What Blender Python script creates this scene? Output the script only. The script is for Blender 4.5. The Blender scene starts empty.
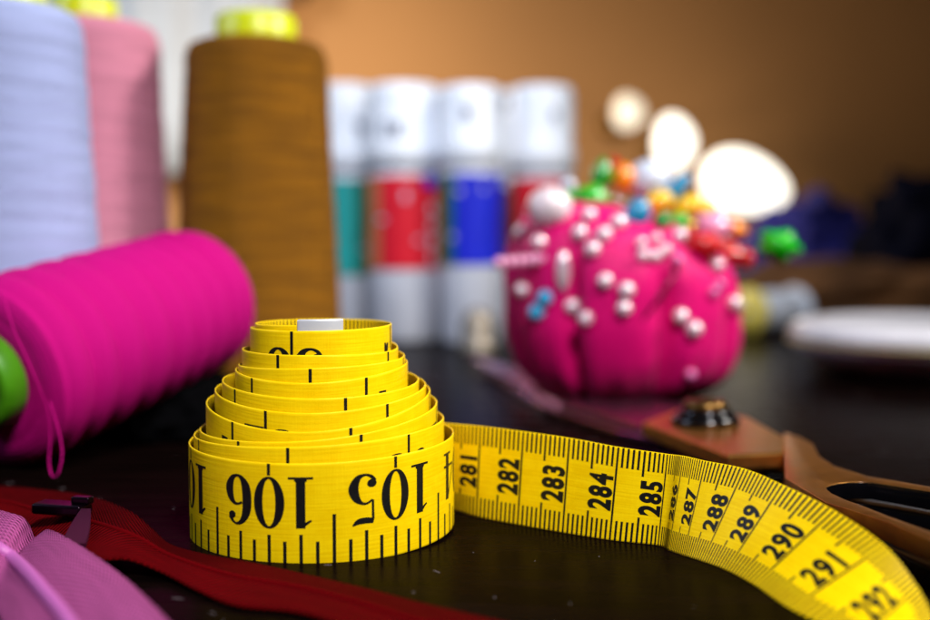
import bpy, bmesh, math, random
from mathutils import Vector, Matrix, Euler, noise
random.seed(7)
PI = math.pi
SC = bpy.context.scene
COL = SC.collection
# one unit is one centimetre
SC.unit_settings.system = 'METRIC'
SC.unit_settings.scale_length = 0.01

# ------------------------------------------------------------------ camera
H = 6.1
F = 1122.0                       # focal length in pixels of the 930 wide photograph
TH = math.atan(63 / F)
cd = bpy.data.cameras.new('camera')
cam = bpy.data.objects.new('camera', cd)
COL.objects.link(cam)
cam.location = (0, 0, H)
cam.rotation_euler = (PI / 2 - TH, 0, 0)
cd.sensor_width = 36
cd.lens = F / 930 * 36
cd.clip_start = 0.5
cd.clip_end = 2000
cd.dof.use_dof = True
cd.dof.focus_distance = 22.8
cd.dof.aperture_fstop = 0.067
SC.camera = cam

# ------------------------------------------------------------------ world and lamps
w = bpy.data.worlds.new('World')
SC.world = w
w.use_nodes = True
w.node_tree.nodes['Background'].inputs[0].default_value = (0.55, 0.6, 0.8, 1)
w.node_tree.nodes['Background'].inputs[1].default_value = 0.02


def area(name, loc, target, size, power, color, size_y=None, spread=180):
    l = bpy.data.lights.new(name, 'AREA')
    l.energy = power
    l.color = color
    l.size = size
    l.spread = math.radians(spread)
    if size_y:
        l.shape = 'RECTANGLE'
        l.size_y = size_y
    o = bpy.data.objects.new(name, l)
    COL.objects.link(o)
    o.location = loc
    o.rotation_euler = (Vector(target) - Vector(loc)).to_track_quat('-Z', 'Y').to_euler()
    return o


area('window_light', (18, -16, 58), (-2, 28, 1), 12, 15500, (1.0, 0.98, 0.97), 11, spread=84)
area('side_window_light', (52, 34, 48), (-6, 46, 7), 12, 8500, (1.0, 0.95, 0.86), spread=70)
area('cone_fill_light', (-72, 26, 48), (-18, 44, 12), 30, 3300, (0.62, 0.76, 1.0), spread=60)  # unseen area light added for the fronts of the thread cones
area('bottle_fill_light', (-8, 42, 62), (1, 76, 8), 14, 3700, (0.88, 0.93, 1.0), spread=60)  # unseen area light added to whiten the bottles
area('curtain_fill_light', (-75, 70, 60), (-42, 138, 14), 24, 9000, (0.9, 0.95, 1.0), spread=70)  # unseen area light added to brighten the curtain
pl = bpy.data.lights.new('wall_fill_light', 'POINT')  # unseen point light added to give the wall its warm gradient
pl.energy = 54000
pl.color = (1.0, 0.86, 0.70)
pl.shadow_soft_size = 10
po = bpy.data.objects.new('wall_fill_light', pl)
po.location = (-16, 108, 22)
COL.objects.link(po)

SC.view_settings.view_transform = 'Standard'
SC.view_settings.look = 'None'
SC.view_settings.exposure = 0
SC.view_settings.gamma = 1
SC.cycles.use_denoising = True
SC.cycles.caustics_reflective = False
SC.cycles.caustics_refractive = False
SC.cycles.sample_clamp_indirect = 6
SC.cycles.max_bounces = 8


# ------------------------------------------------------------------ pixel helpers (a pixel becomes a real point in space)
def ray(px, py):
    x = (px - 465) / F
    u = -(py - 310) / F
    c, s = math.cos(TH), math.sin(TH)
    return Vector((x, c + u * s, -s + u * c))


def gnd(px, py, z=0.0):
    d = ray(px, py)
    return Vector((0, 0, H)) + d * ((z - H) / d.z)


def atd(px, py, D):
    d = ray(px, py)
    return Vector((0, 0, H)) + d * (D / d.y)


# ------------------------------------------------------------------ materials
def lin(c):
    return tuple(((v / 12.92) if v <= 0.04045 else ((v + 0.055) / 1.055) ** 2.4) for v in c)


def hexc(s):
    return lin(tuple(int(s[i:i + 2], 16) / 255 for i in (0, 2, 4)))


class NT:
    def __init__(s, name):
        s.m = bpy.data.materials.new(name)
        s.m.use_nodes = True
        s.t = s.m.node_tree
        s.b = s.t.nodes['Principled BSDF']

    def n(s, typ, **kw):
        x = s.t.nodes.new(typ)
        for k, v in kw.items():
            if k in x.inputs:
                x.inputs[k].default_value = v
            else:
                setattr(x, k, v)
        return x

    def l(s, a, b):
        s.t.links.new(a, b)

    def p(s, **kw):
        for k, v in kw.items():
            s.b.inputs[k.replace('_', ' ')].default_value = v


def mat(name, col, rough=0.5, metal=0.0, var=0.12, vscale=1.5, bump=0.0, bscale=8.0, spec=0.5, sheen=0.0,
        sub=0.0, coat=0.0, stretch=(1, 1, 1), emit=0.0, rvar=0.0):
    T = NT(name)
    T.p(Roughness=rough, Metallic=metal)
    T.b.inputs['Specular IOR Level'].default_value = spec
    if sheen:
        T.b.inputs['Sheen Weight'].default_value = sheen
    if coat:
        T.b.inputs['Coat Weight'].default_value = coat
        T.b.inputs['Coat Roughness'].default_value = 0.08
    if sub:
        T.b.inputs['Subsurface Weight'].default_value = sub
        T.b.inputs['Subsurface Radius'].default_value = (0.3, 0.12, 0.1)
    tc = T.n('ShaderNodeTexCoord')
    mp = T.n('ShaderNodeMapping')
    mp.inputs['Scale'].default_value = stretch
    T.l(tc.outputs['Object'], mp.inputs['Vector'])
    nz = T.n('ShaderNodeTexNoise')
    nz.inputs['Scale'].default_value = vscale
    nz.inputs['Detail'].default_value = 5
    T.l(mp.outputs[0], nz.inputs['Vector'])
    cr = T.n('ShaderNodeValToRGB')
    cr.color_ramp.elements[0].position = 0.3
    cr.color_ramp.elements[1].position = 0.7
    cr.color_ramp.elements[0].color = tuple(max(0, c * (1 - var)) for c in col) + (1,)
    cr.color_ramp.elements[1].color = tuple(min(1, c * (1 + var)) for c in col) + (1,)
    T.l(nz.outputs['Fac'], cr.inputs['Fac'])
    T.l(cr.outputs[0], T.b.inputs['Base Color'])
    if rvar:
        mr = T.n('ShaderNodeMapRange')
        mr.inputs['To Min'].default_value = max(0.02, rough - rvar)
        mr.inputs['To Max'].default_value = rough + rvar
        T.l(nz.outputs['Fac'], mr.inputs['Value'])
        T.l(mr.outputs[0], T.b.inputs['Roughness'])
    if bump:
        n2 = T.n('ShaderNodeTexNoise')
        n2.inputs['Scale'].default_value = bscale
        n2.inputs['Detail'].default_value = 6
        T.l(mp.outputs[0], n2.inputs['Vector'])
        bp = T.n('ShaderNodeBump')
        bp.inputs['Strength'].default_value = bump
        bp.inputs['Distance'].default_value = 0.1
        T.l(n2.outputs['Fac'], bp.inputs['Height'])
        T.l(bp.outputs[0], T.b.inputs['Normal'])
    if emit:
        T.l(cr.outputs[0], T.b.inputs['Emission Color'])
        T.b.inputs['Emission Strength'].default_value = emit
    return T.m


def uvbump(name, col, rough, uscale, vscale_, strength, dist, var=0.1, metal=0, spec=0.5, sheen=0.0, shape='thread',
           weave=0.0, col2=None, nsc=None):
    """material with fine woven or wound relief that runs along the mesh's own UVs"""
    T = NT(name)
    T.p(Roughness=rough, Metallic=metal)
    T.b.inputs['Specular IOR Level'].default_value = spec
    T.b.inputs['Sheen Weight'].default_value = sheen
    uv = T.n('ShaderNodeTexCoord')
    sp = T.n('ShaderNodeSeparateXYZ')
    T.l(uv.outputs['UV'], sp.inputs[0])

    def m(op, a, b):
        x = T.n('ShaderNodeMath')
        x.operation = op
        for i, v in enumerate((a, b)):
            if v is None:
                continue
            if isinstance(v, (int, float)):
                x.inputs[i].default_value = v
            else:
                T.l(v, x.inputs[i])
        return x.outputs[0]
    nz = T.n('ShaderNodeTexNoise')
    mp = T.n('ShaderNodeMapping')
    mp.inputs['Scale'].default_value = (nsc[0], nsc[1], 1) if nsc else (uscale * 0.06, vscale_ * 0.35, 1)
    T.l(uv.outputs['UV'], mp.inputs['Vector'])
    T.l(mp.outputs[0], nz.inputs['Vector'])
    nz.inputs['Scale'].default_value = 1.0
    nz.inputs['Detail'].default_value = 6
    if shape == 'twill':
        tri = m('ABSOLUTE', m('SUBTRACT', sp.outputs[1], 0.5), None)
        a = m('SINE', m('MULTIPLY', m('ADD', m('MULTIPLY', sp.outputs[0], uscale), m('MULTIPLY', tri, vscale_)), PI), None)
        h = m('ADD', a, m('MULTIPLY', nz.outputs['Fac'], 0.4))
    elif shape == 'thread':
        a = m('ABSOLUTE', m('SINE', m('ADD', m('MULTIPLY', sp.outputs[1], vscale_ * PI), m('MULTIPLY', nz.outputs['Fac'], 3.0)), None), None)
        h = m('ADD', a, m('MULTIPLY', nz.outputs['Fac'], 1.2))
    else:   # twill or knit weave
        a = m('SINE', m('MULTIPLY', sp.outputs[0], uscale * PI), None)
        ph = m('MULTIPLY', m('ABSOLUTE', m('SINE', m('MULTIPLY', sp.outputs[0], uscale * PI * 0.25), None), None), 2.0) if shape == 'knit' else m('MULTIPLY', sp.outputs[0], uscale * PI * 0.4)
        b = m('SINE', m('ADD', m('MULTIPLY', sp.outputs[1], vscale_ * PI), ph), None)
        h = m('ADD', m('MULTIPLY', a, b), m('MULTIPLY', nz.outputs['Fac'], 0.6))
    bp = T.n('ShaderNodeBump')
    bp.inputs['Strength'].default_value = strength
    bp.inputs['Distance'].default_value = dist
    T.l(h, bp.inputs['Height'])
    T.l(bp.outputs[0], T.b.inputs['Normal'])
    cr = T.n('ShaderNodeValToRGB')
    cr.color_ramp.elements[0].position = 0.25
    cr.color_ramp.elements[1].position = 0.75
    c2 = col2 or col
    cr.color_ramp.elements[0].color = tuple(c * (1 - var) for c in col) + (1,)
    cr.color_ramp.elements[1].color = tuple(min(1, c * (1 + var)) for c in c2) + (1,)
    T.l(nz.outputs['Fac'], cr.inputs['Fac'])
    if shape == 'thread':
        T.l(cr.outputs[0], T.b.inputs['Base Color'])
    else:
        mx = T.n('ShaderNodeMix')
        mx.data_type = 'RGBA'
        mx.blend_type = 'MULTIPLY'
        T.l(m('MULTIPLY', m('SUBTRACT', 1.0, m('ADD', m('MULTIPLY', h, 0.5), 0.5)), weave), mx.inputs[0])
        T.l(cr.outputs[0], mx.inputs[6])
        mx.inputs[7].default_value = (0.25, 0.2, 0.25, 1)
        mx.clamp_factor = True
        T.l(mx.outputs[2], T.b.inputs['Base Color'])
    return T.m


# ------------------------------------------------------------------ mesh helpers
def link(name, me, parent=None):
    o = bpy.data.objects.new(name, me)
    COL.objects.link(o)
    if parent:
        o.parent = parent
    return o


def mesh(name, vs, fs, mats, parent=None, mi=None, uvs=None, smooth=True):
    me = bpy.data.meshes.new(name)
    me.from_pydata([tuple(v) for v in vs], [], fs)
    for m_ in (mats if isinstance(mats, (list, tuple)) else [mats]):
        me.materials.append(m_)
    if uvs:
        ul = me.uv_layers.new(name='UVMap')
        for lp in me.loops:
            ul.data[lp.index].uv = uvs[lp.vertex_index]
    for i, p_ in enumerate(me.polygons):
        p_.use_smooth = smooth
        if mi:
            p_.material_index = mi[i]
    me.update()
    return link(name, me, parent)


def thing(name, label, cat, loc=(0, 0, 0), group=None):
    o = bpy.data.objects.new(name, None)
    o.empty_display_size = 1
    COL.objects.link(o)
    o.location = loc
    tag(o, label, cat, group)
    return o


def tag(o, label, cat, group=None):
    o['label'] = label
    o['category'] = cat
    if group:
        o['group'] = group
    return o


def lathe(name, prof, m_, parent=None, seg=64, M=None, mi=None, cap=True, mod=None, uvk=1.0):
    """prof: list of (r, z) bottom to top"""
    vs, fs, uvs = [], [], []
    for j, (r, z) in enumerate(prof):
        for i in range(seg + 1):
            a = 2 * PI * i / seg
            rr = r + (mod(a, z, r) if mod else 0)
            v = Vector((rr * math.cos(a), rr * math.sin(a), z))
            if M:
                v = M @ v
            vs.append(v)
            uvs.append((i / seg * uvk, z))
    n = seg + 1
    for j in range(len(prof) - 1):
        for i in range(seg):
            fs.append((j * n + i, j * n + i + 1, (j + 1) * n + i + 1, (j + 1) * n + i))
    if cap:
        for j, rev in ((0, True), (len(prof) - 1, False)):
            if prof[j][0] > 1e-4:
                f = [j * n + i for i in range(seg)]
                fs.append(tuple(reversed(f)) if rev else tuple(f))
    return mesh(name, vs, fs, m_, parent, uvs=uvs)


def weld(o, d=1e-4):
    bm = bmesh.new()
    bm.from_mesh(o.data)
    bmesh.ops.remove_doubles(bm, verts=bm.verts, dist=d)
    bmesh.ops.recalc_face_normals(bm, faces=bm.faces)
    bm.to_mesh(o.data)
    bm.free()
    return o


def tube(name, pts, rad, m_, parent=None, seg=8):
    pts = [Vector(p_) for p_ in pts]
    vs, fs = [], []
    up = Vector((0.13, 0.2, 1)).normalized()
    for i, p_ in enumerate(pts):
        t = (pts[min(i + 1, len(pts) - 1)] - pts[max(i - 1, 0)]).normalized()
        a = t.cross(up)
        if a.length < 1e-3:
            a = t.cross(Vector((1, 0, 0)))
        a.normalize()
        b = t.cross(a)
        r = rad[i] if isinstance(rad, (list, tuple)) else rad
        for k in range(seg):
            an = 2 * PI * k / seg
            vs.append(p_ + (a * math.cos(an) + b * math.sin(an)) * r)
    for i in range(len(pts) - 1):
        for k in range(seg):
            k2 = (k + 1) % seg
            fs.append((i * seg + k, i * seg + k2, (i + 1) * seg + k2, (i + 1) * seg + k))
    fs.append(tuple(range(seg))[::-1])
    fs.append(tuple((len(pts) - 1) * seg + k for k in range(seg)))
    return mesh(name, vs, fs, m_, parent)


def catmull(P, n):
    """list of tuples, n samples per span"""
    out = []
    for i in range(len(P) - 1):
        p0 = P[max(i - 1, 0)]
        p1, p2 = P[i], P[i + 1]
        p3 = P[min(i + 2, len(P) - 1)]
        for k in range(n):
            t = k / n
            out.append(tuple(0.5 * (2 * b + (c - a) * t + (2 * a - 5 * b + 4 * c - d) * t * t + (3 * b - a - 3 * c + d) * t ** 3)
                             for a, b, c, d in zip(p0, p1, p2, p3)))
    out.append(tuple(P[-1]))
    return out


def box(name, c, s, m_, parent=None, bev=0.0, rz=0.0, rot=None):
    bm = bmesh.new()
    bmesh.ops.create_cube(bm, size=1)
    bmesh.ops.scale(bm, vec=s, verts=bm.verts)
    if bev:
        bmesh.ops.bevel(bm, geom=bm.edges[:], offset=bev, segments=3, affect='EDGES', profile=0.7)
    me = bpy.data.meshes.new(name)
    bm.to_mesh(me)
    bm.free()
    me.materials.append(m_)
    M = Matrix.Translation(c) @ (rot.to_4x4() if rot else Matrix.Rotation(rz, 4, 'Z'))
    me.transform(M)
    for p_ in me.polygons:
        p_.use_smooth = bev > 0
    return link(name, me, parent)


def ellip(name, c, r, m_, parent=None, rot=None, seg=20, warp=None):
    bm = bmesh.new()
    bmesh.ops.create_uvsphere(bm, u_segments=seg, v_segments=max(8, seg // 2 + 2), radius=1)
    for v in bm.verts:
        if warp:
            v.co = warp(v.co)
        v.co = Vector((v.co.x * r[0], v.co.y * r[1], v.co.z * r[2]))
        if rot:
            v.co = rot @ v.co
        v.co += Vector(c)
    me = bpy.data.meshes.new(name)
    bm.to_mesh(me)
    bm.free()
    me.materials.append(m_)
    for p_ in me.polygons:
        p_.use_smooth = True
    return link(name, me, parent)


# ------------------------------------------------------------------ table, wall
T = NT('dark varnished wood')
T.p(Roughness=0.3)
T.b.inputs['Specular IOR Level'].default_value = 0.007
tc = T.n('ShaderNodeTexCoord')
mp = T.n('ShaderNodeMapping')
mp.inputs['Scale'].default_value = (0.25, 2.2, 1)
T.l(tc.outputs['Object'], mp.inputs['Vector'])
nz = T.n('ShaderNodeTexNoise')
nz.inputs['Scale'].default_value = 1.2
nz.inputs['Detail'].default_value = 8
T.l(mp.outputs[0], nz.inputs['Vector'])
cr = T.n('ShaderNodeValToRGB')
cr.color_ramp.elements[0].position = 0.35
cr.color_ramp.elements[1].position = 0.7
cr.color_ramp.elements[0].color = (0.0016, 0.0008, 0.0007, 1)
cr.color_ramp.elements[1].color = (0.0045, 0.0018, 0.0016, 1)
T.l(nz.outputs['Fac'], cr.inputs['Fac'])
T.l(cr.outputs[0], T.b.inputs['Base Color'])
mr = T.n('ShaderNodeMapRange')
mr.inputs['To Min'].default_value = 0.20
mr.inputs['To Max'].default_value = 0.34
T.l(nz.outputs['Fac'], mr.inputs['Value'])
T.l(mr.outputs[0], T.b.inputs['Roughness'])
n2 = T.n('ShaderNodeTexNoise')
n2.inputs['Scale'].default_value = 9
n2.inputs['Detail'].default_value = 4
T.l(mp.outputs[0], n2.inputs['Vector'])
bp = T.n('ShaderNodeBump')
bp.inputs['Strength'].default_value = 0.07
bp.inputs['Distance'].default_value = 0.03
T.l(n2.outputs['Fac'], bp.inputs['Height'])
T.l(bp.outputs[0], T.b.inputs['Normal'])
WOOD = T.m
o = box('table_top', (10, 55, -1.5), (190, 160, 3), WOOD, bev=0.4)
o['kind'] = 'structure'
WALL = mat('tan painted wall', hexc('C68E54'), 0.8, var=0.05, vscale=0.05, bump=0.1, bscale=1.5)
o = box('wall', (0, 145, 60), (520, 6, 300), WALL)
o['kind'] = 'structure'

# pale curtain on the left of the wall
CURT = mat('pale grey cloth', hexc('C4CAD2'), 0.85, var=0.05, vscale=0.2)
cu = thing('curtain', 'pale grey curtain hanging against the tan wall behind the tall thread cones', 'curtain', (-38, 138, 60))
x0, x1 = -92.0, atd(283, 150, 137).x
vs, fs = [], []
nx, nzv = 160, 12
for j in range(nzv + 1):
    z = -45 + 80 * j / nzv
    for i in range(nx + 1):
        x = x0 + (x1 - x0) * i / nx
        y = -1.2 + 0.9 * math.sin(x * 0.55 + 0.4 * math.sin(j * 0.5)) + 0.4 * math.sin(x * 1.3)
        vs.append((x + 38, y, z))
for j in range(nzv):
    for i in range(nx):
        a = j * (nx + 1) + i
        fs.append((a, a + 1, a + nx + 2, a + nx + 1))
cl = mesh('cloth_panel', vs, fs, CURT, cu)
cl.modifiers.new('thick', 'SOLIDIFY').thickness = 0.3
DKW = mat('dark brown rail wood', hexc('3A2013'), 0.5, var=0.2)
rz_ = atd(285, 4, 137).z - 60
tube('curtain_rail', [(-92 + 38, 0.4, rz_ + 3), (x1 + 39.5, 0.4, rz_ + 3)], 1.0, DKW, cu, 16)
ellip('finial', (x1 + 39.7, 0.4, rz_ + 3), (2.0, 2.0, 2.4), DKW, cu)

# glowing shapes added on the wall to stand for bright reflections
GLOW = mat('bright glint glow', (1.0, 0.93, 0.80), 0.4, var=0.02, emit=2.4)
BRASS = mat('added mount brass', hexc('8A6430'), 0.35, metal=1.0, var=0.15)


GLOW_DIM = mat('dim glint glow', (1.0, 0.86, 0.66), 0.4, var=0.04, emit=1.1)


def wall_glint(px, py, rx, rz2, rot, label, g=GLOW):
    c = atd(px, py, 128)
    t = thing('wall_glint', label, 'glint', (c.x, 141.8, c.z), 'glowing spots for bright reflections')
    M = Matrix.Rotation(rot, 3, 'Y')
    ellip('glint_shape', (0, c.y - 141.8, 0), (rx, min(rx, rz2) * 0.9, rz2), g, t, rot=M, seg=32,
          warp=lambda v: Vector((v.x, v.y, v.z * (1.0 - 0.22 * v.x))))
    tube('added_bracket', [(0, 0, 0), (0, -4, 0), (0, c.y - 141.8 + rz2 * 0.5, 0)], 0.5, BRASS, t, 10)  # mount added to hold the glowing shape
    lathe('added_plate', [(0.02, 0), (1.7, 0.0), (1.7, 0.3), (0.9, 0.8), (0.02, 0.9)], BRASS, t, 24,
          M=Matrix.Rotation(PI / 2, 4, 'X'))


wall_glint(629, 112, 1.7, 1.9, 0, 'small round glowing spot for a bright reflection highest on the tan wall', GLOW_DIM)
wall_glint(675, 143, 2.2, 3.1, 0, 'middle sized egg shaped glowing spot for a bright reflection between its two neighbours')
wall_glint(745, 183, 5.0, 3.35, math.radians(16), 'largest glowing spot for a bright reflection, a wide tapered oval above the pincushion')

# ------------------------------------------------------------------ things far behind
NAVY = mat('navy cloth', hexc('080A1C'), 0.9, var=0.6, vscale=0.12, spec=0.1, sheen=0.0)
PURP = mat('violet cloth', hexc('3A3AA0'), 0.9, var=0.5, vscale=0.1, sheen=0.0)
BRWN = mat('brown cloth', hexc('6B4420'), 0.9, var=0.5, vscale=0.15, sheen=0.0)
BLKC = mat('black cloth', hexc('020203'), 0.95, var=0.4, vscale=0.3, spec=0.03)


def heap(name, label, c, r, m_, seed, cat='cloth', amp=0.28, parts=None, fr=2.0):
    bm = bmesh.new()
    bmesh.ops.create_icosphere(bm, subdivisions=5, radius=1)
    for v in bm.verts:
        d = v.co.copy()
        n = noise.noise(d * fr + Vector((seed, 0, 0))) + 0.5 * noise.noise(d * fr * 2.4 + Vector((0, seed, 0)))
        rid = abs(noise.noise(d * fr * 1.7 + Vector((0, 0, seed))))
        k = 1 + amp * n - amp * 0.8 * rid
        z = d.z
        v.co = Vector((d.x * k * r[0], d.y * k * r[1], max(z, -0.35) * k * r[2] + 0.35 * r[2]))
        v.co.z = max(v.co.z, 0.02)
    me = bpy.data.meshes.new(name)
    bm.to_mesh(me)
    bm.free()
    me.materials.append(m_)
    for p_ in me.polygons:
        p_.use_smooth = True
    o = link(name, me)
    o.location = c
    return tag(o, label, cat)


heap('folded_cloth', 'crumpled violet blue cloth piled at the back right of the table', (35, 116, 0), (8, 8, 8.4), PURP, 3)
heap('folded_cloth', 'almost black cloth heap at the far right edge of the picture', (43, 100, 0), (8.5, 9, 9.5), NAVY, 8)
heap('folded_cloth', 'low brown cloth spread behind the green pin and round white case', (31, 92, 0), (15, 7, 3.6), BRWN, 12)

# ------------------------------------------------------------------ white capped bottles
WPL = mat('white plastic', hexc('DCE2EE'), 0.35, var=0.04, vscale=0.4, sub=0.05)
CLR = mat('milky plastic', hexc('C8CCDA'), 0.3, var=0.08, vscale=0.5)
COLS = {k: mat(k + ' label ink', hexc(v), 0.4, var=0.15, vscale=0.6) for k, v in
        dict(red='D0142C', blue='1424C8', green='0C6444', teal='18A0A0', orange='C87850', maroon='54102C', dark='2A2430', grey='8A90A4', pale='B8B4D0').items()}


def arc_band(name, r, z0, z1, a0, a1, m_, parent):
    n = 20
    vs, fs = [], []
    for i in range(n + 1):
        a = a0 + (a1 - a0) * i / n
        for z in (z0, z1):
            vs.append((r * math.cos(a), r * math.sin(a), z))
    for i in range(n):
        fs.append((2 * i, 2 * i + 2, 2 * i + 3, 2 * i + 1))
    # back side so that the label has a thickness
    k = len(vs)
    vs += [(v[0] * (r - 0.03) / r, v[1] * (r - 0.03) / r, v[2]) for v in vs[:k]]
    for i in range(n):
        fs.append((k + 2 * i, k + 2 * i + 1, k + 2 * i + 3, k + 2 * i + 2))
    return mesh(name, vs, fs, m_, parent)


def bottle(px, wpx, top, D, cols, label, z0=4.7, z1=10.6, extra=None):
    r = wpx / 2 / F * D
    base = atd(px, 250, D)
    zt = atd(px, top, D).z
    t = thing('paint_bottle', label, 'bottle', (base.x, D, 0), 'row of white capped bottles')
    lathe('body', [(0.02, 0), (r * 0.90, 0), (r * 0.97, 0.3), (r * 0.97, z1 + 0.15), (r * 0.9, z1 + 0.5), (0.02, z1 + 0.5)], CLR, t, 40)
    zc = z1 + 0.4
    cp = lathe('cap', [(r * 0.9, zc), (r, zc + 0.15), (r, zc + 1.6), (r * 0.94, zc + 1.75), (r * 0.95, zt - 0.8), (r * 0.86, zt - 0.15), (0.02, zt)],
               WPL, t, 72, mod=lambda a, z, r_: 0.03 * math.cos(a * 36) if r_ > 1 else 0)
    tot = sum(c[1] for c in cols)
    a = PI * 1.02
    for cname, wgt in cols:
        a2 = a + wgt / tot * PI * 1.0
        arc_band('label_band', r * 0.97 + 0.05, z0, z1, a, a2 - 0.01, COLS[cname], t)
        a = a2
    for k in range(2):   # small print on the cap and the label
        rr = random.Random(int(px) * 7 + k)
        a0 = -PI / 2 + rr.uniform(-1.0, 0.8)
        zz = rr.uniform(z1 + 2.6, zt - 1.2)
        arc_band('cap_mark', r * 1.0 + 0.07, zz, zz + rr.uniform(0.3, 0.9), a0, a0 + rr.uniform(0.12, 0.35), COLS['grey'], t)
    for k in range(3):
        rr = random.Random(int(px) * 11 + k)
        a0 = -PI / 2 + rr.uniform(-0.8, 0.8)
        zz = rr.uniform(z0 + 0.3, z1 - 1)
        arc_band('label_print', r * 0.97 + 0.08, zz, zz + rr.uniform(0.2, 0.7), a0, a0 + rr.uniform(0.1, 0.3), COLS[rr.choice(['pale', 'dark', 'pale'])], t)
    for (a0, a1, za, zb, cname) in (extra or []):
        arc_band('label_mark', r * 0.97 + 0.09, za, zb, a0, a1, COLS[cname] if cname in COLS else WPL, t)
    return t


bottle(345, 62, 84, 77, [('blue', 1), ('teal', 3), ('green', 2.4)], 'white capped bottle with teal and green label, half hidden behind the brown cone', z0=4.2)
bottle(404, 74, 84, 73, [('orange', 1.5), ('red', 4)], 'white capped bottle with red and orange label',
       extra=[(-0.75, -0.62, 5.2 + i * 1.0, 5.8 + i * 1.0, 'w') for i in range(4)] + [(-0.95, -0.45, 9.9, 10.7, 'blue')])
bottle(471, 62, 85, 71, [('green', 1.3), ('blue', 3), ('dark', .15)], 'white capped bottle with green and blue label, third from the left', z0=5.0)
bottle(541, 66, 86, 76, [('dark', 0.5), ('red', 3), ('maroon', 1)], 'white capped bottle with dark red label beside the pincushion', z0=4.2)
bottle(508, 40, 90, 86, [('dark', 2)], 'slim white capped bottle standing behind and between the two right bottles')
bottle(438, 40, 88, 85, [('blue', 1), ('green', 1)], 'slim white capped bottle tucked behind the red and blue labelled bottles')
bottle(372, 34, 90, 86, [('green', 1)], 'slim white capped bottle behind the teal and red labelled bottles')
# small blurred trinket in front of the bottles
lathe('thimble', [(1.15, 0), (1.2, 0.15), (1.05, 0.4), (0.95, 1.7), (0.75, 2.3), (0.3, 2.55), (0.02, 2.6)],
      mat('pale brass', hexc('8E8478'), 0.4, metal=0.8, bump=0.3, bscale=6), None, 32)
th = bpy.data.objects['thimble']
th.location = gnd(478, 352)
tag(th, 'small pale metal thimble on the dark table left of the pincushion', 'thimble')

# ------------------------------------------------------------------ thread cones
LIME = mat('lime plastic', hexc('C8D400'), 0.35, var=0.05, sub=0.05)
LIME2 = mat('green plastic', hexc('4E9A12'), 0.4, var=0.08)
DARKH = mat('dark hollow', hexc('20240A'), 0.7)


def wobble(seed, amp):
    def f(a, z, r):
        if r < 1:
            return 0
        return amp * (noise.noise(Vector((math.cos(a) * 0.5, math.sin(a) * 0.5, z * 1.5 + seed))) + 0.6 * math.sin(z * 9 + 0.8 * math.sin(a + seed)) * 0.5)
    return f


def cone(name, px, D, r_top, r_base, ztop, core_r, core_h, m_, label, core_m=LIME):
    b = atd(px, 250, D)
    t = thing(name, label, 'thread cone', (b.x, D, 0))
    N = 90
    prof = [(r_base * 0.86, 0.9), (r_base * 0.96, 1.05), (r_base, 1.4)]
    for i in range(1, N):
        k = i / N
        prof.append((r_base + (r_top - r_base) * k, 1.4 + (ztop - 2.1) * k))
    prof += [(r_top * 0.985, ztop - 0.5), (r_top * 0.93, ztop - 0.2), (r_top * 0.82, ztop - 0.05), (core_r, ztop)]
    lathe('thread_winding', prof, m_, t, 96, mod=wobble(px * 0.1, 0.035), uvk=18)
    lathe('cone_core', [(r_base * 0.9, 0), (r_base * 0.98, 0.05), (r_base * 0.95, 0.5), (r_base * 0.85, 0.95),
                        (core_r, 1.2), (core_r, ztop), (core_r, ztop + core_h - 0.15), (core_r * 0.93, ztop + core_h),
                        (core_r * 0.72, ztop + core_h), (core_r * 0.70, ztop + core_h - 1.2), (0.02, ztop + core_h - 1.25)], core_m, t, 48)
    return t


BRN_T = uvbump('brown thread', hexc('A86C00'), 0.8, 300, 26, 1.0, 0.09, var=0.45, nsc=(0.35, 3.4), sheen=0.0, spec=0.25)
BLU_T = uvbump('pale blue thread', hexc('A4B0DE'), 0.7, 300, 24, 0.5, 0.05, var=0.12, sheen=0.02, spec=0.15, nsc=(0.35, 3.0))
PNK_T = uvbump('dusty pink thread', hexc('D0849E'), 0.7, 300, 24, 0.5, 0.05, var=0.16, sheen=0.02, spec=0.15, nsc=(0.35, 3.0))
cone('thread_cone', 258.5, 46, 2.85, 3.42, 14.35, 1.62, 1.05, BRN_T, 'brown thread cone with lime green top standing behind the magenta spool')
cone('thread_cone', 89, 46, 2.93, 3.4, 15.1, 1.3, 1.0, PNK_T, 'dusty pink thread cone with yellow top between the pale blue and brown cones')
cone('thread_cone', 4, 37, 2.62, 3.25, 13.85, 1.5, 0.5, BLU_T, 'pale lavender blue thread cone at the left edge', core_m=LIME)

# magenta cone lying on its side, far end propped on dark cloth
MAG_T = uvbump('magenta thread', hexc('C0007A'), 0.8, 400, 52, 0.5, 0.03, var=0.10, sheen=0.0, spec=0.15)
near = Vector((-12.75, 30.0, 2.58))
far = atd(203, 297, 38.3)
ax = (far - near)
L_ = ax.length
q = Vector((0, 0, 1)).rotation_difference(ax.normalized())
ms = thing('thread_spool', 'magenta thread cone lying on its side with green base towards the left', 'thread cone', near)
ms.rotation_mode = 'QUATERNION'
ms.rotation_quaternion = q
prof = [(1.35, -0.05), (2.0, -0.02), (2.42, 0.04), (2.52, 0.18)]
N = 220
for i in range(N + 1):
    k = i / N
    z = 0.25 + (L_ - 0.75) * k
    r = 2.55 - 0.18 * k + 0.17 * abs(math.sin(k * PI * 8 + 0.4 * math.sin(k * 9))) ** 0.8 - 0.05
    prof.append((r, z))
prof += [(2.34, L_ - 0.38), (2.22, L_ - 0.2), (2.02, L_ - 0.07), (1.7, L_), (1.2, L_ + 0.02)]


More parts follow.
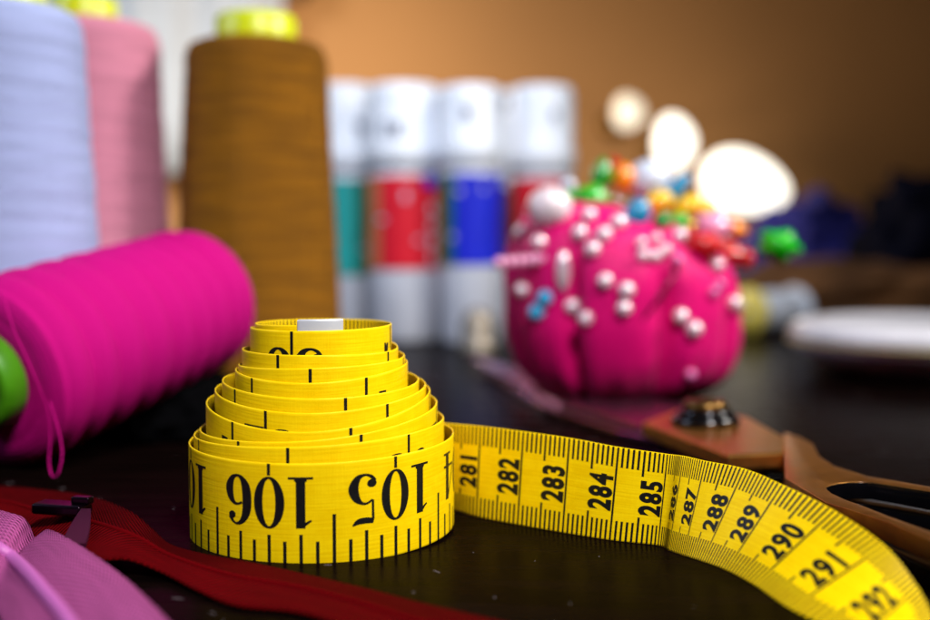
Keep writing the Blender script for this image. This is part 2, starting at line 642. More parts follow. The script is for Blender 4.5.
def mmod(a, z, r):
    return 0.02 * math.sin(z * 5.2 + 2.2 * math.sin(a)) + 0.012 * noise.noise(Vector((math.cos(a) * 2, math.sin(a) * 2, z * 4)))


lathe('thread_winding', prof, MAG_T, ms, 128, mod=mmod, uvk=24)
lathe('green_core', [(0.9, 0.4), (0.9, -0.6), (1.0, -0.72), (1.22, -0.72), (1.32, -0.6), (1.36, -0.06), (1.2, 0.3), (1.15, L_ - 0.1),
                     (1.15, L_ + 0.4), (0.9, L_ + 0.4), (0.85, L_ - 0.6)], LIME2, ms, 48, cap=False)
# loose thread end: comes round the near rim and hangs in a small loop
Mi = (Matrix.Translation(near) @ q.to_matrix().to_4x4()).inverted()
tp = [atd(2, 292, 28.4), atd(14, 330, 27.8), atd(34, 375, 27.7), atd(47, 410, 27.9), atd(50, 440, 28.0), atd(49, 462, 27.9),
      atd(52, 476, 27.7), atd(58, 474, 27.6), atd(62, 456, 27.7), atd(60, 436, 27.9), atd(54, 415, 28.1), atd(50, 402, 28.3)]
tp = catmull([tuple(p_) for p_ in tp], 8)
tube('loose_thread_end', [Mi @ Vector(p_) for p_ in tp], 0.018, MAG_T, ms, 6)
heap('folded_cloth', 'black folded cloth under the raised end of the magenta thread cone', (-10.0, 37.0, 0), (2.6, 3.0, 1.75), BLKC, 21, amp=0.12)

# ------------------------------------------------------------------ white dish, far spool
DISH = mat('white glossy plastic', hexc('E4E4EE'), 0.25, var=0.04, vscale=0.6, coat=0.3)
c = atd(928, 300, 54)
t = thing('round_case', 'round white case with rounded sides and cream seam at the right edge of the table', 'case', (c.x, 54, 0))
t.scale = (1, 1, 0.86)
lathe('case_body', [(0.02, 0), (3.6, 0.0), (4.3, 0.15), (5.4, 0.75), (6.2, 1.4), (6.5, 1.82)], DISH, t, 96)
lathe('lid', [(6.5, 1.88), (6.48, 2.3), (6.25, 2.75), (5.8, 3.0), (5.3, 3.06), (5.0, 2.98), (4.8, 2.86), (0.02, 2.82)], DISH, t, 96)
lathe('seam_ring', [(6.3, 1.76), (6.53, 1.77), (6.56, 1.83), (6.53, 1.89), (6.3, 1.90)], mat('cream gold', hexc('D8C48C'), 0.3, metal=0.3), t, 96, cap=False)
wsp = thing('thread_reel', 'small reel of white thread with yellow end lying behind the pincushion', 'reel', gnd(772, 334))
R90 = Matrix.Rotation(math.radians(48), 4, 'Z') @ Matrix.Rotation(PI / 2, 4, 'Y') @ Matrix.Rotation(0.3, 4, 'X')
lathe('thread_winding', [(1.2, -2.2), (1.35, -1.9), (1.45, 0), (1.35, 1.9), (1.2, 2.2)], WPL, wsp, 40,
      M=Matrix.Translation((0, 0, 1.65)) @ R90, mod=lambda a, z, r: 0.03 * math.sin(z * 20))
for s, m_ in ((-1, mat('pale yellow plastic', hexc('E6D05A'), 0.4)), (1, WPL)):
    lathe('flange', [(0.3, s * 2.2 - 0.18), (1.62, s * 2.2 - 0.18), (1.65, s * 2.2), (1.62, s * 2.2 + 0.18), (0.3, s * 2.2 + 0.18)], m_, wsp, 40,
          M=Matrix.Translation((0, 0, 1.65)) @ R90, cap=False)

# ------------------------------------------------------------------ pincushion
PC = Vector((atd(619, 300, 44).x, 44, 0))
PR, PH = 4.62, 4.0


def lean(x):
    return 1 - 0.028 * x


def cush_r(a, z):
    """radius of the cushion at azimuth a, height z"""
    u = (z - 3.75) / 3.9
    if abs(u) >= 1:
        return 0
    e = 2.7
    r = PR * (1 - abs(u) ** e) ** (1 / e)
    k = max(0, min(1, (7.6 - z) / 3.0))
    lob = abs(math.cos(a * 4.0 + 0.55))
    r *= 1 - 0.17 * k * (1 - lob) ** 2.6
    r += 0.07 * k * math.sin(a * 23 + 2 * math.sin(z)) * max(0, (3.4 - z) / 3.4)
    r *= 1 + 0.015 * math.sin(a * 3 + 1) + 0.02 * math.cos(a - 0.2) * (1 - z / 8)
    r += 0.06 * noise.noise(Vector((math.cos(a) * 2.5, math.sin(a) * 2.5, z * 0.9)))
    return r


CUSH = uvbump('magenta satin', hexc('D6006C'), 0.5, 260, 40, 0.25, 0.02, var=0.06, sheen=0.03, spec=0.2, shape='weave')
pc = thing('pincushion', 'round magenta fabric pincushion full of pearl and coloured pins', 'pincushion', PC)
vs, fs, uvs = [], [], []
NA, NZ = 144, 60
for j in range(NZ + 1):
    u = -math.cos(PI * (0.02 + 0.96 * j / NZ))
    z = 3.75 + 3.9 * u
    for i in range(NA + 1):
        a = 2 * PI * i / NA
        r = cush_r(a, z)
        wr = 0.03 * math.sin(a * 46 + z) * max(0, (1.6 - z) / 1.6) + 0.03 * math.sin(a * 40) * max(0, (z - 6.8) / 1.2)
        vs.append(((r + wr) * math.cos(a), (r + wr) * math.sin(a), z * lean((r + wr) * math.cos(a))))
        uvs.append((i / NA * 6, z / 8))
for j in range(NZ):
    for i in range(NA):
        p_ = j * (NA + 1) + i
        fs.append((p_, p_ + 1, p_ + NA + 2, p_ + NA + 1))
fs.append(tuple(range(NA))[::-1])
fs.append(tuple(NZ * (NA + 1) + i for i in range(NA)))
mesh('cushion_body', vs, fs, CUSH, pc, uvs=uvs)
CREASE = mat('deep magenta thread', hexc('A8005C'), 0.6)
for i in range(8):
    a = (PI / 2 - 0.55 + i * PI) / 4.0
    pts = []
    for k in range(24):
        z = 0.4 + k * 6.6 / 23
        r = cush_r(a, z) + 0.015
        pts.append((r * math.cos(a), r * math.sin(a), z * lean(r * math.cos(a))))
    tube('seam_cord', pts, 0.04, CREASE, pc, 6)


def inside(p_):
    d = p_ - PC
    z = d.z / lean(d.x)
    if z < 0.05 or z > 7.6:
        return False
    return math.hypot(d.x, d.y) < cush_r(math.atan2(d.y, d.x), z)


def hit(px, py):
    d = ray(px, py)
    D = 36.0
    while D < 52:
        p_ = atd(px, py, D)
        if inside(p_):
            return p_
        D += 0.03
    return None


PEARL = mat('white pearl', hexc('F2DCE8'), 0.2, metal=0.4, var=0.02, coat=1.0)
STEEL = mat('pin steel', hexc('C8C4C8'), 0.25, metal=1.0, var=0.05)
GOLD = mat('gold pin metal', hexc('E8C860'), 0.2, metal=1.0, var=0.05)
HM = {k: mat(k + ' pin plastic', hexc(v), 0.22, var=0.06, coat=0.6, sub=0.1) for k, v in
      dict(green='18B414', dgreen='0A8A20', red='C80A14', rust='B4280A', orange='F08A08', yellow='F2C20C', teal='0A84B4',
           cyan='18A8DC', silver='C8D2E6', pink='F0A0C8', cream='E4D4DC', violet='B03CA8', clear='E070B4').items()}


def pin(pos, r, m_, label, group, shape=(1, 1, 1), rot=None, stick=None, cat='pin', name='pearl_pin', warp=None):
    """pin whose head sits at pos; its needle runs into the cushion"""
    core = Vector((PC.x, PC.y, 4.2))
    d = (stick if stick else (core - pos)).normalized()
    t = thing(name, label, cat, pos, group)
    ellip('pin_head', (0, 0, 0), (r * shape[0], r * shape[1], r * shape[2]), m_, t, rot=rot, warp=warp)
    tube('needle', [d * r * 0.5, d * 1.2, d * 2.8], [0.045, 0.04, 0.02], STEEL, t, 6)
    return t


C3 = lambda X, Y: (460 + X / 2.2135, 140 + Y / 2.2135)
pearls = [
    (142, 208, 'white pearl pin nearest the left edge of the cushion, level with the big white ball'),
    (180, 230, 'white pearl pin just below the big white ball pin'),
    (268, 210, 'white pearl pin below the pair of green pins'),
    (288, 172, 'white pearl pin right under the large green pin head'),
    (320, 213, 'white pearl pin in the upper middle, second of a close trio'),
    (295, 245, 'white pearl pin lowest of the upper trio on the cushion'),
    (322, 313, 'single white pearl pin in the middle of the cushion above a vertical pair'),
    (368, 333, 'upper white pearl pin of the vertical pair in the middle of the cushion'),
    (363, 372, 'lower white pearl pin of the vertical pair in the middle of the cushion'),
    (252, 368, 'left white pearl pin of the low slanting pair on the cushion'),
    (280, 394, 'lowest white pearl pin of the slanting pair on the cushion'),
    (144, 333, 'white pearl pin at the left side beside the blue bead pin'),
    (484, 390, 'left white pearl pin of the pair on the right half of the cushion'),
    (513, 417, 'right lower white pearl pin of the pair on the right half of the cushion'),
    (400, 232, 'white pearl pin at the left end of the tight cluster'),
    (432, 222, 'white pearl pin on top of the tight cluster'),
    (452, 247, 'white pearl pin at the right side of the tight cluster'),
    (430, 260, 'white pearl pin at the bottom of the tight cluster'),
    (404, 258, 'white pearl pin at the lower left of the tight cluster'),
    (482, 216, 'white pearl pin under the small green pin head near the top'),
    (352, 187, 'white pearl pin left of the teal pin head'),
    (562, 280, 'white pearl pin under the red pin heads'),
    (600, 362, 'white pearl pin on the right rim of the cushion'),
]
for X, Y, lab in pearls:
    p_ = hit(*C3(X, Y))
    if p_ is None:
        p_ = atd(*C3(X, Y), 46)
    n = (p_ - Vector((PC.x, PC.y, 4.0))).normalized()
    pin(p_ + n * 0.14, (0.22 if 'tight cluster' in lab else 0.29) + random.uniform(-0.02, 0.02), PEARL, lab, 'pearl headed pins in the pincushion')
for X, Y, lab in [(480, 268, 'tiny translucent pink bead pin right of the pearl cluster'), (570, 320, 'tiny translucent pink bead pin, upper of two at the right rim'),
                  (557, 337, 'tiny translucent pink bead pin, lower of two at the right rim'), (507, 516, 'tiny translucent pink bead pin low on the cushion above the scissors')]:
    p_ = hit(*C3(X, Y))
    n = (p_ - Vector((PC.x, PC.y, 4.0))).normalized()
    pin(p_ + n * 0.1, 0.2, HM['clear'], lab, 'small translucent pins', name='bead_pin')

rY = lambda d: Matrix.Rotation(math.radians(d), 3, 'Y')
flower = lambda v: v * (1 + 0.14 * math.cos(5 * math.atan2(v.z, v.x)))
tear = lambda v: Vector((v.x * (1 - 0.35 * v.z), v.y * (1 - 0.35 * v.z), v.z))
heads = [  # crop x, y, depth, radius, colour, shape, rotation, label, warp
    (315, 72, 46.0, .36, 'dgreen', (1, 1, 1.5), 8, 'small upright green pin head at the top left beside the rust red one', tear),
    (292, 130, 45.2, .50, 'green', (1.1, 1, 1), 0, 'large green pin head at the top left of the cushion', flower),
    (250, 132, 45.8, .38, 'green', (1.2, 1, .9), 0, 'smaller green pin head left of the large green one', None),
    (343, 68, 46.5, .42, 'rust', (.9, 1, 1.3), -10, 'rust red pin head between the green and orange ones', tear),
    (362, 84, 46.2, .42, 'orange', (1, 1, 1.2), 5, 'orange pin head next to the rust red one', None),
    (197, 160, 44.6, .74, 'cream', (1, 1, .95), 0, 'big white ball pin at the top left of the cushion', None),
    (418, 88, 46.5, .72, 'silver', (1.1, 1, 1), 0, 'large silvery white pin head highest in the middle', None),
    (445, 72, 47.3, .40, 'silver', (1, 1, 1), 0, 'smaller silvery pin head behind the large silvery one', None),
    (390, 168, 45.0, .38, 'teal', (1.1, 1, 1.4), 25, 'teal blue oval pin head left of the yellow one', None),
    (476, 112, 46.0, .36, 'teal', (.8, .8, 2.1), 40, 'long slanting teal blue pin head', None),
    (438, 136, 45.4, .40, 'yellow', (1.4, 1, .9), -20, 'yellow pin head between the two teal ones', None),
    (503, 148, 46.0, .42, 'yellow', (1.5, 1, .9), -25, 'yellow pin head right of the long teal one', None),
    (545, 155, 46.8, .38, 'yellow', (1.2, 1, 1), 10, 'small yellow pin head beneath the largest glowing spot', None),
    (602, 196, 46.5, .42, 'orange', (1.4, 1, .8), 20, 'amber yellow pin head at the right of the pin cluster', None),
    (560, 192, 45.6, .58, 'pink', (1.1, 1, 1), 0, 'pale pink pin head above the red ones', flower),
    (482, 186, 44.8, .34, 'green', (1, 1, 1), 0, 'small green pin head in the middle above the pearls', None),
    (445, 184, 45.2, .30, 'dgreen', (1, 1, 1.1), 0, 'tiny dark green pin head beside the pearl cluster', None),
    (535, 240, 45.0, .50, 'red', (1.4, 1, .9), 15, 'left red pin head at the right shoulder of the cushion', flower),
    (592, 255, 45.4, .50, 'red', (1.3, 1, .8), -8, 'middle red pin head at the right shoulder of the cushion', flower),
    (628, 262, 46.0, .36, 'red', (1, 1, 1), 0, 'rightmost small red pin head', None),
    (580, 232, 46.2, .34, 'rust', (1, 1, 1), 0, 'small brick red pin head behind the larger red ones', None),
    (705, 234, 46.5, .66, 'green', (1.15, .9, .85), 12, 'bright green flower pin head sticking out far to the right', flower),
    (240, 100, 46.8, .26, 'silver', (1, 1, 1), 0, 'tiny silvery pin head above the green ones', None),
]
for X, Y, D, r, cn, sh, ro, lab, wp in heads:
    r *= 1.12
    p_ = hit(*C3(X, Y))
    p_ = p_ + Vector((0, -r * 0.7, r * 0.2)) if p_ else atd(*C3(X, Y), D - 2)
    pin(p_, r, HM[cn], lab, 'coloured pins in the pincushion', shape=sh, rot=rY(ro), name='coloured_pin', warp=wp,
        stick=Vector((PC.x + (p_.x - PC.x) * 0.45, PC.y - 0.2, 6.0)) - p_)
# rod and bead pins
p_ = hit(*C3(228, 290))
pin(p_ + Vector((0, -0.12, 0)), 0.27, PEARL, 'long upright white drop pearl pin on the left of the cushion', 'drop shaped pins', shape=(1, 1, 2.7), name='drop_pin', stick=Vector((0, 1, 0)))
p_ = hit(*C3(165, 272))
t = thing('drop_pin', 'long pink bead pin lying sideways at the left rim of the cushion', 'pin', p_ + Vector((-0.45, -0.2, 0)), 'drop shaped pins')
for i in range(6):
    ellip('pin_head', (-0.85 + i * 0.34, 0, 0.03 * i), (0.2, 0.22, 0.22), HM['pink'], t)
tube('needle', [(0.8, 0, 0.1), (2.0, 0.9, 0.1)], 0.04, STEEL, t, 6)
for X, Y, lab, s in [(187, 350, 'upper bright blue bead pin on the left of the cushion', 1.0), (170, 380, 'lower bright blue bead pin on the left of the cushion', 1.1)]:
    p_ = hit(*C3(X, Y))
    pin(p_ + Vector((0, -0.12, 0)), 0.26 * s, HM['cyan'], lab, 'blue bead pins', shape=(1.2, 1, 1.1), rot=rY(-50), name='bead_pin', stick=Vector((0, 1, 0)))
# dark needle leaning on the front of the cushion
DKN = mat('dark needle steel', hexc('5A2038'), 0.3, metal=0.9)
a_, b_ = hit(*C3(478, 292)), hit(*C3(397, 412))
nd = thing('sewing_needle', 'long dark needle pinned slanting across the front of the cushion', 'needle', a_)
mid = (a_ + b_) / 2 + Vector((0, -0.35, 0.1)) - a_
tube('shank', catmull([(0, 0.05, 0), tuple(mid), tuple(b_ - a_ + Vector((0, 0.1, 0)))], 8), 0.06, DKN, nd, 8)
ellip('eye', (0, -0.02, 0.08), (0.1, 0.06, 0.2), DKN, nd)
for X, Y, dx, lab in [(512, 190, .5, 'gold pin standing up beside the pale pink pin head'), (520, 214, .9, 'gold pin leaning right above the red pin heads'), (497, 205, 0.1, 'short gold pin above the pearl cluster')]:
    p_ = atd(*C3(X, Y), 43.3)
    g = thing('gold_pin', lab, 'pin', p_, 'gold pins in the pincushion')
    tube('shaft', [(0, 0, 0), (-dx, 0.3, -1.6)], 0.06, GOLD, g, 8)
    ellip('pin_head', (0, 0, 0), (.2, .2, .2), GOLD, g)

# ------------------------------------------------------------------ scissors
COPPER = mat('worn copper paint', hexc('DC9A50'), 0.36, metal=1.0, var=0.07, vscale=2.5, bump=0.06, bscale=9, rvar=0.06)
BLADE = mat('blade steel with pink reflection', hexc('D89CC4'), 0.25, metal=1.0, var=0.06, vscale=2, rvar=0.05)  # pink in the base colour stands for the cushion's reflection
BLKM = mat('blackened steel', hexc('15141A'), 0.2, metal=0.7, coat=0.6)
BRZ = mat('bronze screw', hexc('6E522A'), 0.32, metal=0.9, var=0.3, vscale=4)
piv = gnd(705, 424, 1.0)
sc = thing('scissors', 'large tailor scissors with copper handles lying behind the tape in front of the pincushion', 'scissors', (piv.x, piv.y, 0))


def prism(name, pts, z0, z1, m_, parent, bev=0.06, holes=None, org=piv, ztop_f=None):
    """flat outline (world xy) given thickness, optional hole with same point count as outline"""
    bm = bmesh.new()
    top, bot = [], []
    P = [Vector((p_[0] - org.x, p_[1] - org.y)) for p_ in pts]
    if holes:
        Q = [Vector((p_[0] - org.x, p_[1] - org.y)) for p_ in holes]
        n = len(P)
        ring = []
        for (z, X) in ((z0, P), (z1, P), (z1, Q), (z0, Q)):
            ring.append([bm.verts.new((p_.x, p_.y, z)) for p_ in X])
        for a in range(4):
            b = (a + 1) % 4
            for i in range(n):
                j = (i + 1) % n
                fc = bm.faces.new((ring[a][i], ring[a][j], ring[b][j], ring[b][i]))
                fc.material_index = 1 if a == 2 else 0
    else:
        bv = [bm.verts.new((p_.x, p_.y, z0)) for p_ in P]
        tv = [bm.verts.new((p_.x, p_.y, z1 if ztop_f is None else ztop_f(i))) for i, p_ in enumerate(P)]
        bm.faces.new(bv[::-1])
        bm.faces.new(tv)
        n = len(P)
        for i in range(n):
            j = (i + 1) % n
            bm.faces.new((bv[i], bv[j], tv[j], tv[i]))
    bmesh.ops.recalc_face_normals(bm, faces=bm.faces)
    if bev:
        es = [e for e in bm.edges if len(e.link_faces) == 2 and e.calc_face_angle(0) > 0.6]
        bmesh.ops.bevel(bm, geom=es, offset=bev, segments=2, affect='EDGES', profile=0.6, clamp_overlap=True)
    me = bpy.data.meshes.new(name)
    bm.to_mesh(me)
    bm.free()
    me.materials.append(m_)
    o = link(name, me, parent)
    return o


g2 = lambda px, py, z: (lambda v: (v.x, v.y))(gnd(px, py, z))
# blades: outlines on their own plane
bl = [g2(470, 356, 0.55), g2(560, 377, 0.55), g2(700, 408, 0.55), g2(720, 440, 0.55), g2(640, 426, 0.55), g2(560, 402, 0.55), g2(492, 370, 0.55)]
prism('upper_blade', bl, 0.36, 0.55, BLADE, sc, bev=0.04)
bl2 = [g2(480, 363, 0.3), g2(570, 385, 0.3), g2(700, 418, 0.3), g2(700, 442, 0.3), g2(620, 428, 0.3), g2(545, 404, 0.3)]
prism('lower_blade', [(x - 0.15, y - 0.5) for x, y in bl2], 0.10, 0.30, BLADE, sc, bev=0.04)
plate = [g2(642, 422, 1.0), g2(728, 455, 1.0), g2(784, 452, 1.0), g2(785, 437, 1.0), g2(748, 417, 1.0), g2(690, 405, 1.0), g2(676, 409, 1.0)]
prism('pivot_plate', plate, 0.58, 1.0, COPPER, sc, bev=0.07)
p0 = Vector((0, 0, 0))
lathe('washer', [(0.9, 1.0), (0.98, 1.06), (0.98, 1.16), (0.86, 1.28), (0.7, 1.30)], BLKM, sc, 48)
lathe('pivot_nut', [(0.78, 1.28), (0.80, 1.31), (0.78, 1.40), (0.70, 1.46), (0.02, 1.47)], BLKM, sc, 48)
lathe('pivot_screw', [(0.62, 1.45), (0.66, 1.50), (0.65, 1.60), (0.57, 1.68), (0.44, 1.72), (0.36, 1.66), (0.30, 1.66), (0.22, 1.74), (0.02, 1.77)], BRZ, sc, 48)


def handle(name, dz, off, mname):
    z = 0.9
    outl = [(784, 434), (800, 439), (813, 446), (819, 458), (834, 468), (866, 478), (930, 489)]
    P = [g2(x, y, z) for x, y in outl]
    P += [(12.2, 22.6), (12.6, 20.0), (11.8, 17.4), (10.3, 16.4), (9.2, 17.6)]
    P += [g2(930, 543, z), g2(889, 525, z), g2(850, 512, z), g2(826, 505, z), g2(800, 489, z), g2(785, 480, z)]
    Q = [g2(826, 490, z), g2(828, 488.5, z), g2(832, 487, z), g2(838, 485.5, z), g2(850, 484, z), g2(872, 484.5, z), g2(930, 494, z)]
    Q += [(11.5, 22.2), (11.8, 20.0), (11.1, 18.0), (10.2, 17.3), (9.7, 18.2)]
    Q += [g2(930, 534, z), g2(889, 519, z), g2(862, 508, z), g2(845, 502, z), g2(832, 496, z), g2(827, 492, z)]
    P = [(x + off[0], y + off[1]) for x, y in P]
    Q = [(x + off[0], y + off[1]) for x, y in Q]
    o = prism(name, P, dz[0], dz[1], COPPER if mname == 'a' else BLKM, sc, bev=0.0, holes=Q)
    o.data.materials.append(BLKM)
    b = o.modifiers.new('bevel', 'BEVEL')
    b.width = 0.07
    b.segments = 3
    b.limit_method = 'ANGLE'
    b.angle_limit = math.radians(50)
    for p_ in o.data.polygons:
        p_.use_smooth = True
    return o


handle('handle', (0.56, 0.95), (0, 0), 'a')
handle('lower_handle', (0.03, 0.42), (0.0, 0.1), 'b')
box('heel_block', (gnd(775, 460, .5).x - piv.x, gnd(775, 455, .5).y - piv.y, 0.45), (1.5, 2.4, 0.5), COPPER, sc, bev=0.12, rz=-0.2)
ellip('stop_knob', (gnd(752, 468, 0.4).x - piv.x, gnd(752, 468, 0.4).y - piv.y, 0.42), (0.5, 0.45, 0.3), COPPER, sc)


# ------------------------------------------------------------------ zippers
def band(name, rows, vn, m_, parent, hfun, thick=0.05, uvs_=(1, 1)):
    """rows: list of (lower point, upper point); a cloth strip between them with height profile"""
    R = catmull([tuple(a) + tuple(b) for a, b in rows], 12)
    vs, fs, uvs = [], [], []
    run = 0
    prev = None
    for i, r in enumerate(R):
        a, b = Vector(r[:3]), Vector(r[3:])
        mid_ = (a + b) / 2
        if prev is not None:
            run += (mid_ - prev).length
        prev = mid_
        for j in range(vn + 1):
            k = j / vn
            p_ = a.lerp(b, k)
            p_.z += hfun(i / (len(R) - 1), k)
            vs.append(p_)
            uvs.append((run * uvs_[0], k * uvs_[1]))
    for i in range(len(R) - 1):
        for j in range(vn):
            q_ = i * (vn + 1) + j
            fs.append((q_, q_ + vn + 1, q_ + vn + 2, q_ + 1))
    o = mesh(name, vs, fs, m_, parent, uvs=uvs)
    s = o.modifiers.new('thick', 'SOLIDIFY')
    s.thickness = thick
    s.offset = 0
    return o


REDZ = uvbump('dark red zipper cloth', hexc('660006'), 0.85, 14, 30, 1.0, 0.03, var=0.12, shape='twill', spec=0.03, weave=0.8)
PNKZ = uvbump('orchid zipper cloth', hexc('C45CA2'), 0.7, 9, 26, 1.0, 0.035, var=0.08, shape='weave', spec=0.12, weave=1.0)
PNKC = uvbump('orchid zipper coil', hexc('B860AC'), 0.5, 24, 2, 0.9, 0.03, var=0.05, shape='weave')
rz = thing('zipper', 'dark red zipper lying in a wave on the table in front of the coiled tape', 'zipper', gnd(200, 575))
ORG = gnd(200, 575)
U_ = [(-60, 486, .05), (0, 487, .1), (48, 491, .2), (90, 497, .45), (128, 511, .5), (150, 528, .3), (170, 545, .12), (205, 555, .05), (245, 562, .03), (300, 574, .03), (360, 588, .03), (430, 606, .03), (500, 622, .03), (600, 650, .03)]
L_z = [(-60, 520, .05), (0, 526, .05), (30, 545, .05), (70, 556, .2), (100, 560, .35), (128, 560, .3), (160, 572, .12), (195, 590, .05), (235, 606, .03), (290, 612, .03), (335, 624, .03), (400, 650, .03), (470, 676, .03), (560, 700, .03)]
rows = [(gnd(a, b, c_ + .03) - ORG, gnd(d, e, f + .03) - ORG) for (a, b, c_), (d, e, f) in zip(L_z, U_)]
band('zipper_tape', rows, 14, REDZ, rz, lambda u, k: 0.05 * math.sin(k * PI), 0.05, (1, 1))
# hidden teeth line along the middle
Rm = catmull([tuple(a.lerp(b, 0.52)) for a, b in rows], 10)
tube('teeth', [Vector(p_) + Vector((0, 0, 0.07)) for p_ in Rm], 0.055, REDZ, rz, 8)
DKM = mat('dark plum metal', hexc('241020'), 0.3, metal=0.9, coat=0.15)
PLUM = mat('plum enamel', hexc('3C0C26'), 0.5, metal=0.3, spec=0.2)
sl = gnd(62, 508, 0.62) - ORG
slider = box('slider', sl, (1.15, 0.5, 0.22), DKM, rz, bev=0.07, rz=math.radians(-14))
box('slider_bridge', sl + Vector((0.45, -0.05, 0.18)), (0.42, 0.22, 0.16), DKM, slider, bev=0.05, rz=math.radians(-14))
a_, b_ = gnd(86, 510, 0.68) - ORG, gnd(74, 545, 0.5) - ORG
pt = []
for k in range(10):
    u = k / 9
    pt.append((a_.lerp(b_, u), 0.10 + 0.12 * math.sin(min(1, u * 1.15) * PI / 2)))
vs, fs = [], []
for p_, hw in pt:
    vs += [p_ + Vector((-hw, 0, .03)), p_ + Vector((hw, 0, .03)), p_ + Vector((hw, 0, -.05)), p_ + Vector((-hw, 0, -.05))]
for i in range(9):
    for k in range(4):
        fs.append((i * 4 + k, i * 4 + (k + 1) % 4, i * 4 + 4 + (k + 1) % 4, i * 4 + 4 + k))
fs += [(3, 2, 1, 0), (36, 37, 38, 39)]
mesh('pull_tab', vs, fs, PLUM, slider, smooth=False)

pz = thing('zipper', 'orchid pink zipper in the lower left corner lying over the red zipper', 'zipper', gnd(60, 590))
ORP = gnd(60, 590)
Up = [(-70, 492, .5), (-30, 500, .62), (0, 511, .68), (20, 517, .62), (40, 527, .36), (58, 534, .5), (85, 550, .55), (121, 576, .5), (150, 603, .5), (175, 630, .5), (210, 670, .5)]
Cp = [(-70, 528, .4), (-40, 536, .5), (-14, 545, .5), (0, 553, .45), (14, 563, .3), (28, 577, .4), (44, 596, .45), (62, 618, .45), (76, 640, .45), (90, 665, .45), (110, 700, .45)]
Lp = [(-95, 580, .2), (-70, 584, .3), (-45, 590, .35), (-28, 596, .35), (-12, 604, .25), (-2, 616, .3), (6, 632, .35), (14, 650, .35), (22, 670, .35), (30, 695, .35), (40, 720, .35)]
ru = [(gnd(a, b, c_) - ORP, gnd(d, e, f) - ORP) for (a, b, c_), (d, e, f) in zip(Cp, Up)]
rl = [(gnd(a, b, c_) - ORP, gnd(d, e, f) - ORP) for (a, b, c_), (d, e, f) in zip(Lp, Cp)]
band('upper_tape', ru, 16, PNKZ, pz, lambda u, k: 0.07 * math.sin(k * PI) - (0.34 * math.exp(-((u - 0.36 - 0.02 * k) / 0.035) ** 2)) * (0.35 + 0.65 * k), 0.05)
band('lower_tape', rl, 12, PNKZ, pz, lambda u, k: 0.06 * math.sin(k * PI), 0.05)
Rm = catmull([tuple(a) for a, b in ru], 10)
tube('zipper_coil', [Vector(p_) + Vector((0, 0, 0.06)) for p_ in Rm], 0.13, PNKC, pz, 10)

# ------------------------------------------------------------------ measuring tape
W = 2.0
CX, CY = -3.074, 24.2
K = 0.0213
nodes = [(-0.5, 134.2, 2.0), (0, 133.2, 1.98), (0.5, 132.8, 1.94), (1, 132.2, 2.08), (1.5, 130.6, 2.1), (2, 128.6, 2.12), (2.5, 125.0, 2.24), (3, 122.0, 2.41),
         (3.5, 122.4, 2.3), (4, 122.8, 2.24), (4.5, 118.6, 2.33), (5, 115.2, 2.74), (5.5, 115.6, 2.8), (6, 116.2, 2.84), (6.5, 111.6, 2.48), (7, 108.2, 3.0),
         (7.5, 107.6, 3.08), (8, 107.4, 3.1), (8.5, 105.2, 2.83), (9, 103.8, 3.13), (9.5, 102.0, 3.24), (10, 100.2, 3.29), (10.5, 98.0, 3.10), (11, 96.6, 3.24),
         (11.5, 91.0, 3.4), (12, 87.2, 3.50), (12.5, 86.0, 3.38), (13, 85.2, 3.62), (13.5, 84.6, 3.6), (14, 84.0, 3.60), (14.5, 83.2, 3.67), (15, 82.4, 3.76),
         (15.5, 81.4, 3.85), (16, 80.3, 3.93), (16.5, 77.8, 3.92), (17, 75.5, 3.94), (17.5, 73.6, 4.2), (18, 72.0, 4.38), (18.5, 70.4, 4.40), (19, 69.0, 4.45),
         (20, 67.2, 4.47), (20.64, 65.6, 4.52)]


def node_at(n):
    for i in range(len(nodes) - 1):
        if nodes[i][0] <= n <= nodes[i + 1][0]:
            p0, p1, p2, p3 = nodes[max(0, i - 1)], nodes[i], nodes[i + 1], nodes[min(len(nodes) - 1, i + 2)]
            t = (n - p1[0]) / (p2[0] - p1[0])
            return tuple(0.5 * (2 * b + (c_ - a) * t + (2 * a - 5 * b + 4 * c_ - d) * t * t + (3 * b - a - 3 * c_ + d) * t ** 3)
                         for a, b, c_, d in list(zip(p0, p1, p2, p3))[1:])
    return nodes[-1][1], nodes[-1][2]


# strip stations: c, lower pixel, upper pixel, mix between near and far solution
ST = [(281, 477, 517, 481, 426, .5), (282, 518, 525, 524, 431.5, .5), (283, 563, 533, 570, 438, .5), (284, 610, 540.5, 619, 447, .4),
      (285, 658.5, 546, 668, 454, .4), (286, 669.5, 551, 684, 456, .5), (287, 684, 556, 706, 461, .6), (288, 703, 562, 745, 469, .6),
      (289, 727, 571, 783, 485, .6), (290, 755, 586, 835, 511, .8), (291, 791, 610, 885, 546, .9), (292, 857, 643, 918, 588, .92)]
strip = []
for c, a, b, e, f, mx in ST:
    Lp_ = gnd(a, b)
    d = ray(e, f)
    o_ = Vector((0, 0, H)) - Lp_
    A, B, C_ = d.dot(d), 2 * o_.dot(d), o_.dot(o_) - W * W
    disc = max(B * B - 4 * A * C_, 0)
    t1, t2 = (-B - math.sqrt(disc)) / (2 * A), (-B + math.sqrt(disc)) / (2 * A)
    strip.append((c, Lp_, Vector((0, 0, H)) + d * (t1 + (t2 - t1) * mx)))
strip.append((293, Vector((5.95, 15.75, 0.03)), Vector((7.35, 17.15, 0.2))))
strip.append((294, Vector((5.75, 14.6, 0.02)), Vector((7.15, 16.1, 0.05))))
strip.append((296, Vector((5.2, 12.8, 0.02)), Vector((6.6, 14.25, 0.03))))
pre = [(278.05, (-2.2, 27.0)), (279, (-1.32, 26.62)), (280, (-0.48, 26.0))]
